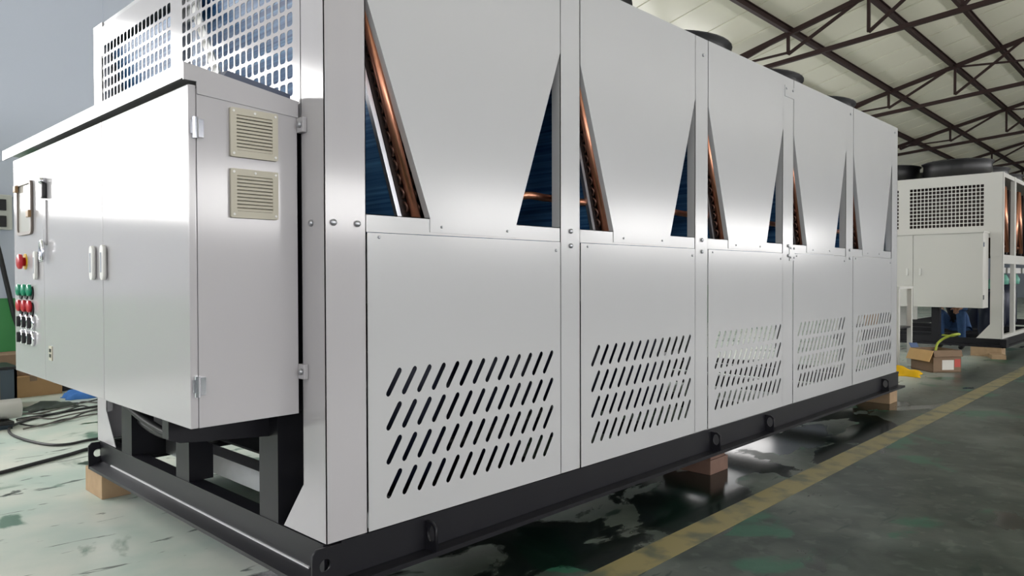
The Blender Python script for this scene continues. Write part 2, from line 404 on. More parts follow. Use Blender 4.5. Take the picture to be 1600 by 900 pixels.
for x in (.4, 2.41, 3.08, 5.25):
    hole = [(-.03+.019*math.cos(R(a)), .2+.03*math.sin(R(a))) for a in range(0, 360, 24)]
    plate('stiffener', [(0, Z0+.016), (-.055, Z0+.016), (-.055, .225), (-.035, ZB-.02), (0, ZB-.02)], [hole], .012, fyz(x), DARK, ch)
    
for x in (.02, .3, 1.2, 2.3, 3.4, 4.5, 5.3): obj('cross_beam', B(((x+.015, .03, Z0+.02), (x+.11, W_-.06, .2 if x < .1 else .235))), GALV if x < .5 else DARK, ch)
obj('drip_pan', B(((.45, .2, .245), (1.15, 1.9, .255))), BLACK, ch)

# corner posts with a flared foot on the end face
def corner_post(x, y, sx, sy, foot):
    bm = bmesh.new()
    t = .003
    abox(bm, (min(x, x+sx*.153), min(y, y+sy*.003), ZB), (max(x, x+sx*.153), max(y, y+sy*.003), ZT))   # side face
    y1 = y+sy*.136
    prism([(x, y, ZB), (x, y+sy*(.262 if foot else .136), ZB), (x, y1, .42), (x, y1, ZT), (x, y, ZT)], (sx*.003, 0, 0), bm)
    abox(bm, (min(x, x+sx*.03), min(y1, y1-sy*.003), .42), (max(x, x+sx*.03), max(y1, y1-sy*.003), ZT))
    xe = x+sx*.153
    abox(bm, (min(xe, xe-sx*.003), min(y, y+sy*.047), ZB), (max(xe, xe-sx*.003), max(y, y+sy*.047), ZT))
    return bm
for x, sx in ((0, 1), (L_, -1)):
    for y, sy in ((0, 1), (W_, -1)): obj('corner_post', corner_post(x, y, sx, sy, sx == 1), PAINT_CAB if x == 0 else PAINT, ch)
# inner posts (front and rear) with return flanges
for e, s in zip(EN[:-1], S[1:]):
    a, b = e+.0015, s-.0015
    for y, sy in ((0, 1), (W_, -1)):
        bm = B(((a, min(y, y+sy*.003), ZB), (b, max(y, y+sy*.003), ZT)), ((a, min(y, y+sy*.047), ZB), (a+.003, max(y, y+sy*.047), ZT)), ((b-.003, min(y, y+sy*.047), ZB), (b, max(y, y+sy*.047), ZT)))
        obj('post', bm, PAINT, ch)
# mid rails
for s, e in zip(S, EN):
    for y, sy in ((.002, 1), (W_, -1)):
        obj('mid_rail', B(((s, min(y, y+sy*.003), 1.238), (e, max(y, y+sy*.003), 1.297)), ((s, min(y, y+sy*.06), 1.294), (e, max(y, y+sy*.06), 1.297))), PAINT, ch)
# upper tapered panels: fascia and folded returns
for k, (s, e) in enumerate(zip(S, EN)):
    w0 = .268 if k == 0 else .255-.012*k
    s1, e1 = s+.0015, e-.0005
    zap = 2.005
    pts = [(s1, ZT), (e1, ZT), (e1, zap+.02), (e-w0, 1.297), (e-w0, 1.243), (s+w0, 1.248), (s+w0, 1.297), (s1, zap)]
    bm = prism([(a, -.001, b) for a, b in pts], (0, .003, 0))
    for (p, q) in (((s1, zap), (s+w0, 1.297)), ((e1, zap+.02), (e-w0, 1.297))):
        d = .003 if p[0] == s1 else -.003
        prism([(p[0], .002, p[1]), (q[0], .002, q[1]), (q[0]+d, .002, q[1]), (p[0]+d, .002, p[1])], (0, .026, 0), bm)
    up_panel = obj('upper_panel', bm, PAINT, ch)
    share(up_panel, loc=(s+e, W_, 0), rotz=math.pi)
# lower louvre panels with slanted slots
for k, (s, e) in enumerate(zip(S, EN)):
    holes = []
    n = 13; pitch = .0656; x00 = s+.082
    for r_ in range(4):
        zc = .739-.1137*r_
        for c in range(n):
            x = x00+pitch*c+.003
            holes.append(capsule((x, zc-.037), (x+.047, zc+.037), .0098))
    o = plate('lower_panel', [(s+.004, ZB), (e-.001, ZB), (e-.001, 1.236), (s+.004, 1.236)], holes, .002, fxz(0.0), PAINT, ch)
# top deck and rails
obj('top_deck', B(((.006, 0.006, ZT-.035), (L_-.006, W_-.006, ZT-.0015))), PAINT, ch)
# bolts
bolt = obj('bolt', lathe([(.0105, 0), (.0105, -.006), (.007, -.009), (0, -.01)], (0, 0, 0), 'y', 10), GALV, ch, True); bolt.location = (.02, -.001, 1.262)
def b_at(x, z, y=-.001, rz=0):
    o = share(bolt, loc=(x, y, z), rotz=rz); return o
b_at(.118, 1.262)
b_at(0, 1.262, .075, R(-90)); bolt.location.x = .03
for e, s in zip(EN[:-1], S[1:]):
    xm = (e+s)/2+.0
    b_at(xm, 1.284); b_at(xm, 1.222)
for s, e in zip(S, EN): 
    o = share(bolt, loc=(s+.05, -.001, 1.222)); o.scale = (.5, .5, .5)
    o = share(bolt, loc=(e-.03, -.001, 1.2)); o.scale = (.6, .6, .6)
    for x, z in ((s+.32, 1.268), (e-.32, 1.268)):
        o = share(bolt, loc=(x, -.002, z)); o.scale = (.45, .45, .45)
for x, z in ((2.31, 2.27), (4.5, 2.3), (5.55, 2.31)): o = share(bolt, loc=(x, -.001, z)); o.scale = (.8, .8, .8)
obj('joint_plate', B(((3.415, -.004, 1.19), (3.495, 0, 1.29))), PAINT, ch)
obj('joint_plate', B(((3.34, -.004, 2.235), (3.475, 0, 2.305))), PAINT, ch)
for x in (3.36, 3.455): o = share(bolt, loc=(x, -.004, 2.285)); o.scale = (.7, .7, .7)
for x in (3.43, 3.48):
    for z in (1.21, 1.27): o = share(bolt, loc=(x, -.004, z)); o.scale = (.6, .6, .6)
# end wall: perforated grille with two fields of slots, and an added black sheet under it behind the cabinet
holes = []
for y0 in (.18, 1.165):
    for r_ in range(10):
        z = 2.245-.0568*(r_+1)+.006
        for c in range(19): y = y0+.0463*c+.004; holes.append(rrect(y, z, y+.036, z+.045, .009))
plate('end_grille', [(.138, 1.6), (W_-.138, 1.6), (W_-.138, 2.335), (.138, 2.335)], holes, .002, fyz(.001), PAINT_CAB, ch)
obj('gap_shade_sheet', B(((.004, .142, .66), (.008, W_-.142, 1.595))), BLACK, ch)  # black sheet stands in for the shade in the open gap
for y in (1.112,): obj('end_stay', B(((.01, y-.03, 1.3), (.05, y+.03, 2.33))), PAINT, ch)
br = obj('diagonal_stay', bar((.02, .985, 2.18), (.02, .775, 1.86), .008, .05), WHITE, ch)
obj('stay_plate', B(((.02, .93, 2.13), (.03, 1.1, 2.24))), PAINT, ch)
# coils: slabs leaning out, narrow at the foot
def coil(sx, x0, root, ubends=True, y0=.10, y1=W_-.1, ztop=2.24):
    zb = 1.29; sl = -.306
    f = lambda x, z: (x0+sx*(x+sl*(z-zb)), z)
    def slab(xa, xb, ya, yb, z0=zb, z1=ztop):
        p = [f(xa, z0), f(xb, z0), f(xb, z1), f(xa, z1)]
        return prism([(q[0], ya, q[1]) for q in p], (0, yb-ya, 0))
    c = obj('coil', slab(0, .13, y0, y1), FINS, root)
    obj('coil_casing', slab(-.004, .014, y0-.012, y0+.006), GALV, c)
    obj('tube_sheet', slab(.018, .14, y0-.012, y0-.001), COIL_DARK, c)
    if ubends:
        bm = bmesh.new(); nrow = 19
        for j in range(nrow):
            for col in (.038, .092, .122):
                z = zb+.03+j*(ztop-zb-.06)/nrow; pts = []
                for k in range(6):
                    a = math.pi*k/5; q = f(col, z+.017-.017*math.cos(a)); pts.append((q[0], y0-.008-.017*math.sin(a), q[1]))
                tube(pts, .0058, 6, bm)
        u = obj('return_bends', bm, BEND, c, True); u['kind'] = 'stuff'
        a, b = f(.055, zb-.02), f(.04, 2.1)
        obj('copper_header', tube([(a[0], y0-.038, a[1]), (b[0], y0-.038, b[1])], .0165, 14), COPPER, c, True)
    return c
for k, (s, e) in enumerate(zip(S, EN)):
    coil(1, s+.186, ch, True, .078)
    coil(-1, e-.186, ch, False)
    if k < 4:
        obj('copper_crossover', tube(smooth_pts([(e-.16, .16, 1.41), (e-.1, .1, 1.432), (e+.05, .1, 1.43), (S[k+1]+.2, .085, 1.427), (S[k+1]+.235, .055, 1.425)], 5), .0165, 12), COPPER, ch, True)
# fans on the deck
def fan(x, y, z, r, root):
    f = obj('fan', lathe([(r+.015, 0), (r+.015, .01), (r, .012), (r-.005, .15), (r+.02, .165), (r+.02, .172), (r-.02, .165), (r-.03, .012), (r-.03, 0)], (0, 0, 0), 'z', 40), BLACK, root, True)
    f.location = (x, y, z)
    g = bmesh.new()
    for rr in [r*i/5 for i in range(1, 6)]:
        tube([(rr*math.cos(2*math.pi*k/24), rr*math.sin(2*math.pi*k/24), .172) for k in range(25)], .005, 5, g)
    for k in range(12): a = math.pi*2*k/12; tube([(.08*math.cos(a), .08*math.sin(a), .172), ((r+.01)*math.cos(a), (r+.01)*math.sin(a), .172)], .005, 5, g)
    obj('fan_guard', g, BLACK, f)
    obj('fan_motor', lathe([(.001, .02), (.09, .02), (.09, .15), (.001, .16)], (0, 0, 0), 'z', 16), BLACK, f, True)
    return f
def dup_fan(f, x, y, z):
    c = share(f, loc=(x, y, z))
    for q in list(f.children): share(q, parent=c)
F0 = None
for k, (s, e) in enumerate(zip(S, EN)):
    for y in (.62, 1.55):
        if F0 is None: F0 = fan((s+e)/2, y, ZT-.005, .44, ch)
        else: dup_fan(F0, (s+e)/2, y, ZT-.005)
# legs under the cabinet, brackets, inside plant
for y in (.43, 1.155, 1.8): obj('support_leg', B(((.0, y-.13, ZB-.003), (.1, y, .66))), DARK, ch)
for y, xa in ((.36, -.335), (2.02, -.22)):
    obj('bracket', prism([(xa, y, .652), (xa, y, .585), (xa+.035, y, .57), (.0, y, .545), (.0, y, .652)], (0, .05, 0)), DARK, ch)
for x in (.0,): obj('bracket_rail', B(((-.2, .415, .635), (-.15, 2.0, .6525))), DARK, ch)
obj('wiring_loom', tube(smooth_pts([(-.05, 1.95, .66), (0.02, 1.85, .5), (.05, 1.6, .4), (.05, 1.3, .4), (.1, 1.1, .45)], 6), .022, 8), RUBBER, ch, True)
obj('wiring_loom', tube(smooth_pts([(-.05, 1.8, .66), (0.0, 1.75, .5), (.02, 1.5, .43), (.05, 1.25, .4), (.1, 1.0, .42)], 6), .018, 8), RUBBER, ch, True)
for x, y in ((.62, .5), (1.2, .55), (1.8, .6), (2.6, .7), (.85, 1.3)):
    cpz = obj('compressor', lathe([(.0, .26), (.2, .26), (.235, .32), (.235, .8), (.2, .92), (.1, .98), (0, .99)], (x, y, 0), 'z', 24), BLUEB, ch, True)
    obj('compressor_cap', lathe([(.0, .985), (.06, .985), (.06, 1.03), (0, 1.03)], (x, y, 0), 'z', 14), STEEL, cpz, True)
obj('evaporator', lathe([(0, .25), (.17, .27), (.19, .32), (.19, 4.4), (.17, 4.5), (0, 4.52)], (.9, 1.85, .55), 'x', 24), BLACK, ch, True)
obj('liquid_pipe', tube(smooth_pts([(.25, .5, .55), (.5, .45, .5), (.7, .3, .42), (1.0, .28, .42), (1.6, .3, .5)], 6), .02, 10), RUBBER, ch, True)
obj('liquid_receiver', lathe([(0, 0), (.09, .02), (.1, .06), (.1, .5), (.09, .54), (0, .56)], (.3, .35, .27), 'z', 16), BLACK, ch, True)
obj('inner_tray', B(((.16, .2, 1.235), (5.48, W_-.06, 1.243))), GALV, ch)
for k in range(5):
    s, e = S[k], EN[k]; obj('rear_panel', B(((s, W_-.002, ZB), (e, W_, 1.236))), PAINT, ch)

# ------------------------------------------------------------------ control cabinet (a part of the machine)
XC = -.358; Y0, Y1, CB, CT = .136, 2.125, .654, 1.648
cab = obj('control_cabinet', B(((-.334, Y0, CB), (-.014, Y1, CT-.012))), PAINT_CAB, ch, bevel=.002)
# lid: front lip, sloping back to the machine
bm = prism([(-.372, 0, 1.705), (-.372, 0, 1.66), (-.366, 0, 1.66), (-.366, 0, 1.69), (-.01, 0, 1.640), (-.005, 0, 1.652)], (0, Y1-Y0+.14, 0))
for v in bm.verts: v.co.y += Y0+.0015
prism([(-.372, Y0-.004, 1.705), (-.372, Y0-.004, 1.655), (-.334, Y0-.004, 1.655), (-.334, Y0-.004, 1.62), (-.012, Y0-.004, 1.6), (-.012, Y0-.004, 1.652)], (0, .005, 0), bm)
obj('cabinet_lid', bm, PAINT_CAB, cab)
DY = [(Y0+.001, .876), (.879, 1.6265), (1.6295, Y1)]
for a, b in DY: obj('door', B(((XC, a, CB), (-.3355, b, 1.645))), PAINT_CAB, cab, bevel=.004)
obj('door_gasket', B(((-.336, Y0+.02, CB+.02), (-.333, Y1-.02, 1.63))), BLACK, cab)
# louvre covers on the side
def vent(z0, z1):
    x0, x1 = -.238, -.086; y = Y0-.012
    plate('vent_cover', rrect(x0, z0, x1, z1, .004, 3), [rrect(x0+.018, z0+.02, x1-.018, z1-.02, .002, 2)], .012, fxz(y+.006), BEIGE, cab)
    obj('vent_back', B(((x0+.01, Y0-.003, z0+.01), (x1-.01, Y0-.0005, z1-.01))), COIL_DARK, cab)
    for x in (x0+.009, (x0+x1)/2, x1-.009):
        for z in ((z1-.01, z0+.01) if x != (x0+x1)/2 else (z1-.01,)):
            obj('vent_screw', lathe([(.004, 0), (.004, -.0015), (0, -.002)], (x, y, z), 'y', 8), WHITE, cab)
    n = 10
    for k in range(n):
        z = z0+.021+(z1-z0-.04)*k/n
        obj('vent_slat', prism([(x0+.0185, y+.0015, z), (x0+.0185, y+.0015, z+.0065), (x0+.0185, Y0-.004, z+.010), (x0+.0185, Y0-.004, z+.004)], (x1-x0-.037, 0, 0)), BEIGE, cab)
vent(1.452, 1.598); vent(1.270, 1.417)
# hinges
for z in (1.522, .776):
    bm = lathe([(.0085, -.03), (.0085, .03)], (-.34, Y0-.006, z), 'z', 12)
    abox(bm, (-.331, Y0-.006, z-.026), (-.316, Y0, z+.026)); abox(bm, (-.354, Y0-.005, z-.018), (-.349, Y0, z+.02))
    obj('hinge', bm, CHROME, cab)
# clips tying the cabinet to the corner post
for z in (1.575, .79):
    obj('clip', B(((-.0165, .098, z-.024), (-.001, Y0-.001, z+.024))), PAINT_CAB, cab, bevel=.003)
    o = share(bolt, loc=(-.0165, .113, z), rotz=R(-90), parent=cab)
# pull handles
def handle(y):
    o = plate('pull_handle', capsule((y, 1.1), (y, 1.19), .017, 7), [], .012, fyz(XC-.01), WHITE, cab)
    obj('grip_recess', B(((XC-.018, y-.005, 1.11), (XC-.0155, y+.005, 1.18))), CHROME, cab)
for y in (1.72, .958, .842): handle(y)
# window with a rubber frame on the left door
o_ = rrect(1.782, 1.285, 2.03, 1.525, .025, 5); i_ = rrect(1.796, 1.299, 2.016, 1.511, .018, 5)
plate('window_frame', o_, [i_], .012, fyz(XC-.005), mat('frame_gasket', srgb(120, 110, 104), .5), cab)
obj('window_glass', B(((XC-.004, 1.79, 1.293), (XC-.001, 2.022, 1.517))), mat('cabinet_window_glass', srgb(200, 198, 192), .08, 0, .5), cab)
for y, z in ((2.018, 1.5), (1.80, 1.375)): obj('window_catch', B(((XC-.022, y-.02, z-.016), (XC-.008, y+.02, z+.016))), mat('catch_tan', srgb(150, 120, 84), .5), cab, bevel=.005)
# emergency stop
obj('stop_plate', lathe([(0, XC-.003), (.036, XC-.003), (.036, XC)], (0, 1.925, 1.165), 'x', 20), YELLOW, cab)
obj('stop_button', lathe([(0, XC-.032), (.026, XC-.032), (.034, XC-.028), (.034, XC-.016), (.02, XC-.013), (.02, XC-.003)], (0, 1.925, 1.165), 'x', 20), RED, cab, True)
for y in (2.005, 1.915, 1.825):
    for z, m_ in ((1.036, GREEN), (.964, RED)):
        obj('push_button', lathe([(0, XC-.02), (.022, XC-.02), (.027, XC-.016), (.027, XC-.006), (.02, XC-.005)], (0, y, z), 'x', 16), m_, cab, True)
        obj('button_bezel', lathe([(0, XC-.006), (.031, XC-.006), (.031, XC)], (0, y-.006, z-.012), 'x', 16), BLACK, cab)
    for z in (.892, .82):
        obj('switch_bezel', lathe([(0, XC-.012), (.03, XC-.012), (.033, XC-.008), (.033, XC)], (0, y-.02, z), 'x', 16), CHROME, cab, True)
        obj('selector_switch', B(((XC-.026, y-.027, z-.024), (XC-.01, y-.013, z+.024))), BLACK, cab, bevel=.004)
# lock lever and lower ring catch on the middle door, socket tag
obj('key_lock', B(((XC-.02, 1.565, 1.425), (XC, 1.592, 1.49))), BLACK, cab, bevel=.006)
obj('lock_barrel', lathe([(0, XC-.024), (.014, XC-.024), (.014, XC)], (0, 1.585, 1.5), 'x', 14), CHROME, cab, True)
obj('lock_rod', B(((XC-.006, 1.572, 1.23), (XC, 1.602, 1.42))), PAINT_CAB, cab, bevel=.002)
rg = [(XC-.018, 1.583+.02*math.cos(R(a)), 1.2+.045*math.sin(R(a))) for a in range(-60, 245, 15)]
obj('lock_ring', tube(rg, .008, 8), CHROME, cab, True)
obj('socket_tag', B(((XC-.004, 1.51, .745), (XC, 1.555, .805))), BEIGE, cab)
for z in (.765, .787): obj('socket_hole', B(((XC-.006, 1.522, z-.007), (XC-.002, 1.543, z+.007))), BLACK, cab)
# dark folded strip lying on the cabinet roof against the grille
zl = lambda x: 1.705-(x+.372)*.1444
obj('edge_trim', prism([(-.25, Y0+.012, zl(-.25)), (-.03, Y0+.012, zl(-.03)), (-.03, Y0+.012, zl(-.03)+.018), (-.235, Y0+.012, zl(-.25)+.022)], (0, .05, .004)), mat('dark_blue_trim', srgb(70, 78, 98), .5), cab)

# ------------------------------------------------------------------ the far machine
X2, Y2 = 10.4, .075
u2 = empty('industrial_chiller', (X2, Y2, 0), 0, 'second light grey chiller standing in the background at right, open copper coils', 'machine')
ZB2, ZT2, W2, L2 = .235, 2.48, 2.2, 5.6
def P2(name, boxes, m=PAINT_FAR, bev=0): return obj(name, B(*boxes), m, u2, bevel=bev)
z2 = .12
P2('side_beam', [((-.06, 0, z2), (L2, .012, ZB2)), ((-.06, -.05, z2), (L2, 0, z2+.015))], DARK)
P2('side_beam', [((-.06, W2-.012, z2), (L2, W2, ZB2))], DARK)
P2('end_beam', [((0, .012, z2), (.012, W2-.02, ZB2)), ((-.055, .012, z2), (0, W2-.02, z2+.03))], DARK)
P2('end_beam', [((L2-.02, .012, z2), (L2, W2-.02, ZB2))], DARK)
for x in (1.0, 2.2, 3.4): P2('cross_beam', [((x, .02, z2), (x+.1, W2-.02, ZB2-.02))], DARK)
P2('lifting_lug', [((-.06, -.06, z2), (.1, 0, ZB2))], DARK)
def post2(y, sy):
    bm = prism([(0, y, ZB2), (0, y+sy*.3, ZB2), (0, y+sy*.14, .43), (0, y+sy*.14, ZT2), (0, y, ZT2)], (.003, 0, 0))
    abox(bm, (0, min(y, y+sy*.003), ZB2), (.1, max(y, y+sy*.003), ZT2)); return bm
obj('corner_post', post2(0, 1), PAINT_FAR, u2); obj('corner_post', post2(W2, -1), PAINT_FAR, u2)
for x in (.78, 1.9, 3.0, 4.1, 5.5): P2('post', [((x, 0, ZB2), (x+.12, .05, ZT2))]); P2('post', [((x, W2-.05, ZB2), (x+.12, W2, ZT2))])
for x0, x1 in ((.1, .78), (.9, 1.9), (2.02, 3.0), (3.12, 4.1), (4.22, 5.5)):
    P2('mid_rail', [((x0, 0, 1.25), (x1, .05, 1.37))])
    P2('sill_rail', [((x0, 0, ZB2), (x1, .05, ZB2+.05))])
    P2('inner_pipe_rail', [((x0, .1, 1.12), (x1, .16, 1.2))], WHITE)
P2('top_deck', [((.006, .006, ZT2-.06), (L2-.006, W2-.006, ZT2-.002))])
# square-hole grille
holes = []
for r_ in range(11):
    for c in range(19):
        y = .222+.0487*c; z = 2.29-.0525*r_; holes.append(rrect(y, z-.0, y+.038, z+.041, .006, 2))
    for c in range(14):
        y = 1.225+.06+.0487*c; holes.append(rrect(y, 2.29-.0525*r_, y+.034, 2.328-.0525*r_, .006, 2))
plate('end_grille', [(.14, 1.6), (W2-.14, 1.6), (W2-.14, ZT2-.005), (.14, ZT2-.005)], holes, .003, fyz(.002), PAINT_FAR, u2)
cab2 = P2('control_cabinet', [((-.3, .16, .655), (-.01, 2.0, 1.66))], PAINT_FAR, .003)
for a, b in ((.162, 1.0), (1.005, 1.998)): obj('door', B(((-.325, a, .657), (-.301, b, 1.655))), PAINT_FAR, cab2, bevel=.004)
obj('cabinet_lid', B(((-.335, .15, 1.658), (0, 2.02, 1.68))), PAINT_FAR, cab2)
for y in (.91, 1.075): obj('pull_handle', B(((-.345, y-.014, 1.09), (-.325, y+.014, 1.19))), WHITE, cab2, bevel=.005)
for z in (1.5, .8): obj('hinge', B(((-.32, .15, z-.03), (-.28, .16, z+.03))), STEEL, cab2)
for y in (.75, 1.35): P2('support_leg', [((.0, y, ZB2), (.1, y+.1, .66))], DARK)
P2('junction_box', [((-.012, .015, 1.35), (0, .14, 1.62))], PAINT_FAR)
for k, xc in enumerate((.42, 1.45, 2.55, 3.65)):
    for sgn in (-1, 1):
        prm = [(xc+sgn*.06, .16, 2.36), (xc+sgn*.12, .16, 2.36), (xc+sgn*.3, .16, 1.4), (xc+sgn*.22, .16, 1.4)]
        c2 = obj('coil', prism(prm, (0, 1.9, 0)), COIL_DARK, u2)
        obj('copper_header', tube([(xc+sgn*.04, .07, 2.32), (xc+sgn*.23, .07, 1.42)], .03, 10), COPPER, c2, True)
    obj('copper_crossover', tube([(xc-.2, .1, 1.5), (xc+.2, .1, 1.5)], .022, 10), COPPER, u2, True)
for x in (1.75, 2.6):
    cz = obj('compressor', lathe([(0, .26), (.24, .26), (.28, .34), (.28, .8), (.22, .95), (0, 1.0)], (x+.05, .55, 0), 'z', 20), BLUEB, u2, True)
    obj('valve', lathe([(0, .0), (.06, .0), (.07, .08), (.03, .16), (0, .18)], (x+.05, .3, .95), 'z', 12), mat('mint_valve', srgb(120, 190, 170), .4), u2, True)
obj('oil_separator', lathe([(0, .26), (.13, .26), (.15, .3), (.15, .78), (.1, .86), (0, .88)], (.45, .22, 0), 'z', 18), BLUEB, u2, True)
obj('valve', lathe([(0, 0), (.05, 0), (.06, .06), (.03, .13), (0, .15)], (.45, .22, .9), 'z', 12), mat('mint_fitting', srgb(120, 190, 170), .4), u2, True)
P2('pale_tank', [((.9, 1.42, .3), (1.05, 1.62, .9))], PAINT_FAR)
for x, y in ((.62, .7), (.62, 1.6), (1.75, .7), (2.9, .7)): f2 = dup_fan(F0, 0, 0, 0) if False else None
def fan2(x, y):
    c = share(F0, loc=(x, y, ZT2-.005), parent=u2); c.scale.z = 1.5
    for q in list(F0.children): share(q, parent=c)
for x in (.62, 1.75, 2.85): fan2(x, .68); fan2(x, 1.62)
obj('drain_pipe', tube([(-.1, 1.55, .3), (.0, 1.5, .12), (-.03, .6, .1)], .03, 8), DARK, u2, True) if False else None

# ------------------------------------------------------------------ timber blocks
def block(x0, y0, x1, y1, z1, lab, m=WOOD, z0=0, rz=0):
    cx, cy = (x0+x1)/2, (y0+y1)/2
    o = obj('wood_block', B(((x0-cx, y0-cy, z0), (x1-cx, y1-cy, z1))), m, bevel=.004); o.location = (cx, cy, 0); o.rotation_euler.z = rz
    return tag(o, lab, 'wood block')
block(-.045, 1.95, .09, 2.2, Z0, 'pale timber block under the rear corner of the big machine\'s end beam')
block(2.4, .0, 2.6, .3, .08, 'reddish damp timber block under the middle of the big machine\'s long beam', WOOD_R)
tag(obj('timber_shim', B(((2.42, .01, .08), (2.58, .3, Z0))), WOOD_R), 'thin dark timber packing between middle block and the long beam', 'wood block')
block(5.46, .0, 5.66, .3, Z0, 'pale timber block under the far front corner of the big machine')
block(10.3, .06, 10.55, .42, .12, 'thick timber block under the far machine\'s near corner')
block(10.0, .0, 10.25, .16, .055, 'thin timber offcut on the floor in front of the far machine\'s support block', WOOD, 0, R(20))

# ------------------------------------------------------------------ things by the back wall, left
def carton(name, x, y, z, sx, sy, sz, rz, lab, m=CARD, flaps=False):
    t = empty(name, (x, y, z), rz, lab, 'box')
    obj('carton_body', B(((-sx/2, -sy/2, 0), (sx/2, sy/2, sz))), m, t, bevel=.004)
    obj('tape', B(((-.03, -sy/2-.001, sz*.75), (.03, sy/2+.001, sz+.0012))), CARD_D, t)
    return t
carton('cardboard_box', .55, 6.05, 0, .48, .42, .19, .1, 'lower brown cardboard box of the pair against the green wall', CARD)
carton('cardboard_box', .5, 6.1, .191, .44, .36, .2, .05, 'upper brown cardboard box stacked against the green wall', CARD_D)
def crate(x, y, sx, sy, sz, rz, lab, side):
    t = empty('storage_crate', (x, y, 0), rz, lab, 'crate')
    w_ = .02
    obj('crate_body', B(((-sx/2, -sy/2, 0), (sx/2, sy/2, .02)), ((-sx/2, -sy/2, 0), (-sx/2+w_, sy/2, sz)), ((sx/2-w_, -sy/2, 0), (sx/2, sy/2, sz)), ((-sx/2, -sy/2, 0), (sx/2, -sy/2+w_, sz)), ((-sx/2, sy/2-w_, 0), (sx/2, sy/2, sz))), CRATE, t)
    obj('crate_lid', B(((-sx/2-.01, -sy/2-.01, sz), (sx/2+.01, sy/2+.01, sz+.025))), BLACK, t, bevel=.006)
    obj('crate_label', B(((-sx/2+.04, -sy/2-.003, sz*.25), (sx/2-.12, -sy/2, sz*.85))), side, t)
    return t
crate(.0, 5.42, .62, .4, .33, .0, 'tall slate storage crate with black lid and brown front at left edge', CARD)
crate(-.14, 4.42, .42, .3, .03, .05, 'low slate crate under the white plastic pipe', CARD_D)
pp = lathe([(.06, 0), (.072, 0), (.072, 1.3), (.06, 1.3), (.06, 0)], (0, 0, 0), 'x', 28)
pp = obj('drain_pipe', pp, PVC, None, True); pp.location = (-1.15, 4.36, .129); tag(pp, 'thick white plastic pipe lying across the low crate at left edge', 'pipe')
pp.rotation_euler.z = .03
# cloth
def rag(name, cx, cy, sx, sy, h, m, lab, cat, seed, rz=0):
    random.seed(seed); bm = bmesh.new(); n = 14; V = []
    for i in range(n):
        row = []
        for j in range(n):
            u, v = i/(n-1)*2-1, j/(n-1)*2-1
            e = max(abs(u), abs(v)); z = h*(1-e**3)*(.55+.45*math.sin(3.1*u+seed)*math.cos(2.7*v-seed))+.006
            k = 1+.12*math.sin(5*math.atan2(v, u)+seed)
            row.append(bm.verts.new((u*sx*k, v*sy*k, max(.004, z+random.uniform(-.006, .006)*(1-e)))))
        V.append(row)
    for i in range(n-1):
        for j in range(n-1): bm.faces.new((V[i][j], V[i+1][j], V[i+1][j+1], V[i][j+1]))
    geo = bmesh.ops.extrude_face_region(bm, geom=bm.faces[:])
    for v in geo['geom']:
        if isinstance(v, bmesh.types.BMVert): v.co.z = max(0.0, v.co.z-.012)
    o = obj(name, bm, m, None, True); o.location = (cx, cy, 0); o.rotation_euler.z = rz
    return tag(o, lab, cat)
rag('work_cloth', .88, 5.45, .15, .11, .13, BLUEC, 'bright blue cloth bundle on the floor beyond the cabinet', 'cloth', 3)
tag(rag('plastic_sheet', .5, 5.07, .18, .11, .06, mat('dark_sheet', srgb(48, 58, 50), .6), 'x', 'x', 5), 'dark green crumpled sheet on floor in front of the brown cartons', 'sheet')
tag(rag('tool_bag', 1.03, 6.15, .17, .15, .42, JACKET, 'x', 'x', 8), 'black tool bag on floor beside brown cartons, behind the blue cloth', 'bag')
# cables
def cable(pts, r, lab, m=RUBBER, k=6):
    return tag(obj('floor_cable', tube(smooth_pts(pts, k), r, 7), m, None, True), lab, 'cable')
cable([(-1.2, 2.3, .012), (-.8, 2.6, .012), (-.45, 2.8, .012), (-.28, 2.86, .012), (-.1, 2.95, .012), (.1, 3.05, .012), (.3, 3.15, .012), (.6, 3.1, .012), (.9, 3.0, .012)], .011, 'thick black cable running in from the left edge to under the end beam')
cable([(.75, 3.3, .01), (.38, 3.42, .01), (.2, 3.38, .01), (.1, 3.46, .01), (.03, 3.75, .01), (.02, 4.1, .01), (.12, 4.4, .01), (.4, 4.65, .01), (.8, 4.8, .01)], .009, 'black cable bent in a wide loop on the pale floor at left')
CG = mat('grey_cable', srgb(92, 88, 84), .5)
random.seed(11)
labs = ['grey cable at the front of the tangle between pipe and machine', 'dark cable wound through the middle of the tangle', 'brown-grey cable at the back of the floor tangle', 'thin black cable curling near the white rear post', 'grey cable looping at the right end of the tangle', 'straggling dark cable lying behind the floor tangle']
for i, lab in enumerate(labs):
    y = 4.15+.14*i; pts = [(.12+.13*j+random.uniform(-.04, .04), y+.05*j+random.uniform(-.13, .13), .008+.012*((i+j) % 2)) for j in range(9)]
    cable(pts, .006, lab, CG if i % 2 == 0 else RUBBER, 5)
# wall fittings
t = empty('socket_box', (.5, YB, 1.73), 0, 'grey wall box with two black sockets at the left edge', 'socket')
obj('box_body', B(((-.12, -.07, -.17), (.07, -.02, .17))), mat('grey_box', srgb(190, 192, 186), .5), t, bevel=.008)
for z in (.07, -.09): obj('socket', B(((-.06, -.085, z-.055), (.02, -.068, z+.055))), BLACK, t, bevel=.008)
tag(obj('hanging_cable', tube(smooth_pts([(.4, YB-.1, 1.54), (.45, YB-.1, 1.35), (.52, YB-.08, 1.0), (.6, YB-.1, .6), (.75, YB-.15, .3), (1.0, YB-.25, .02)], 6), .022, 8), RUBBER, None, True), 'black cable hanging down the blue-grey wall over the green dado', 'cable')

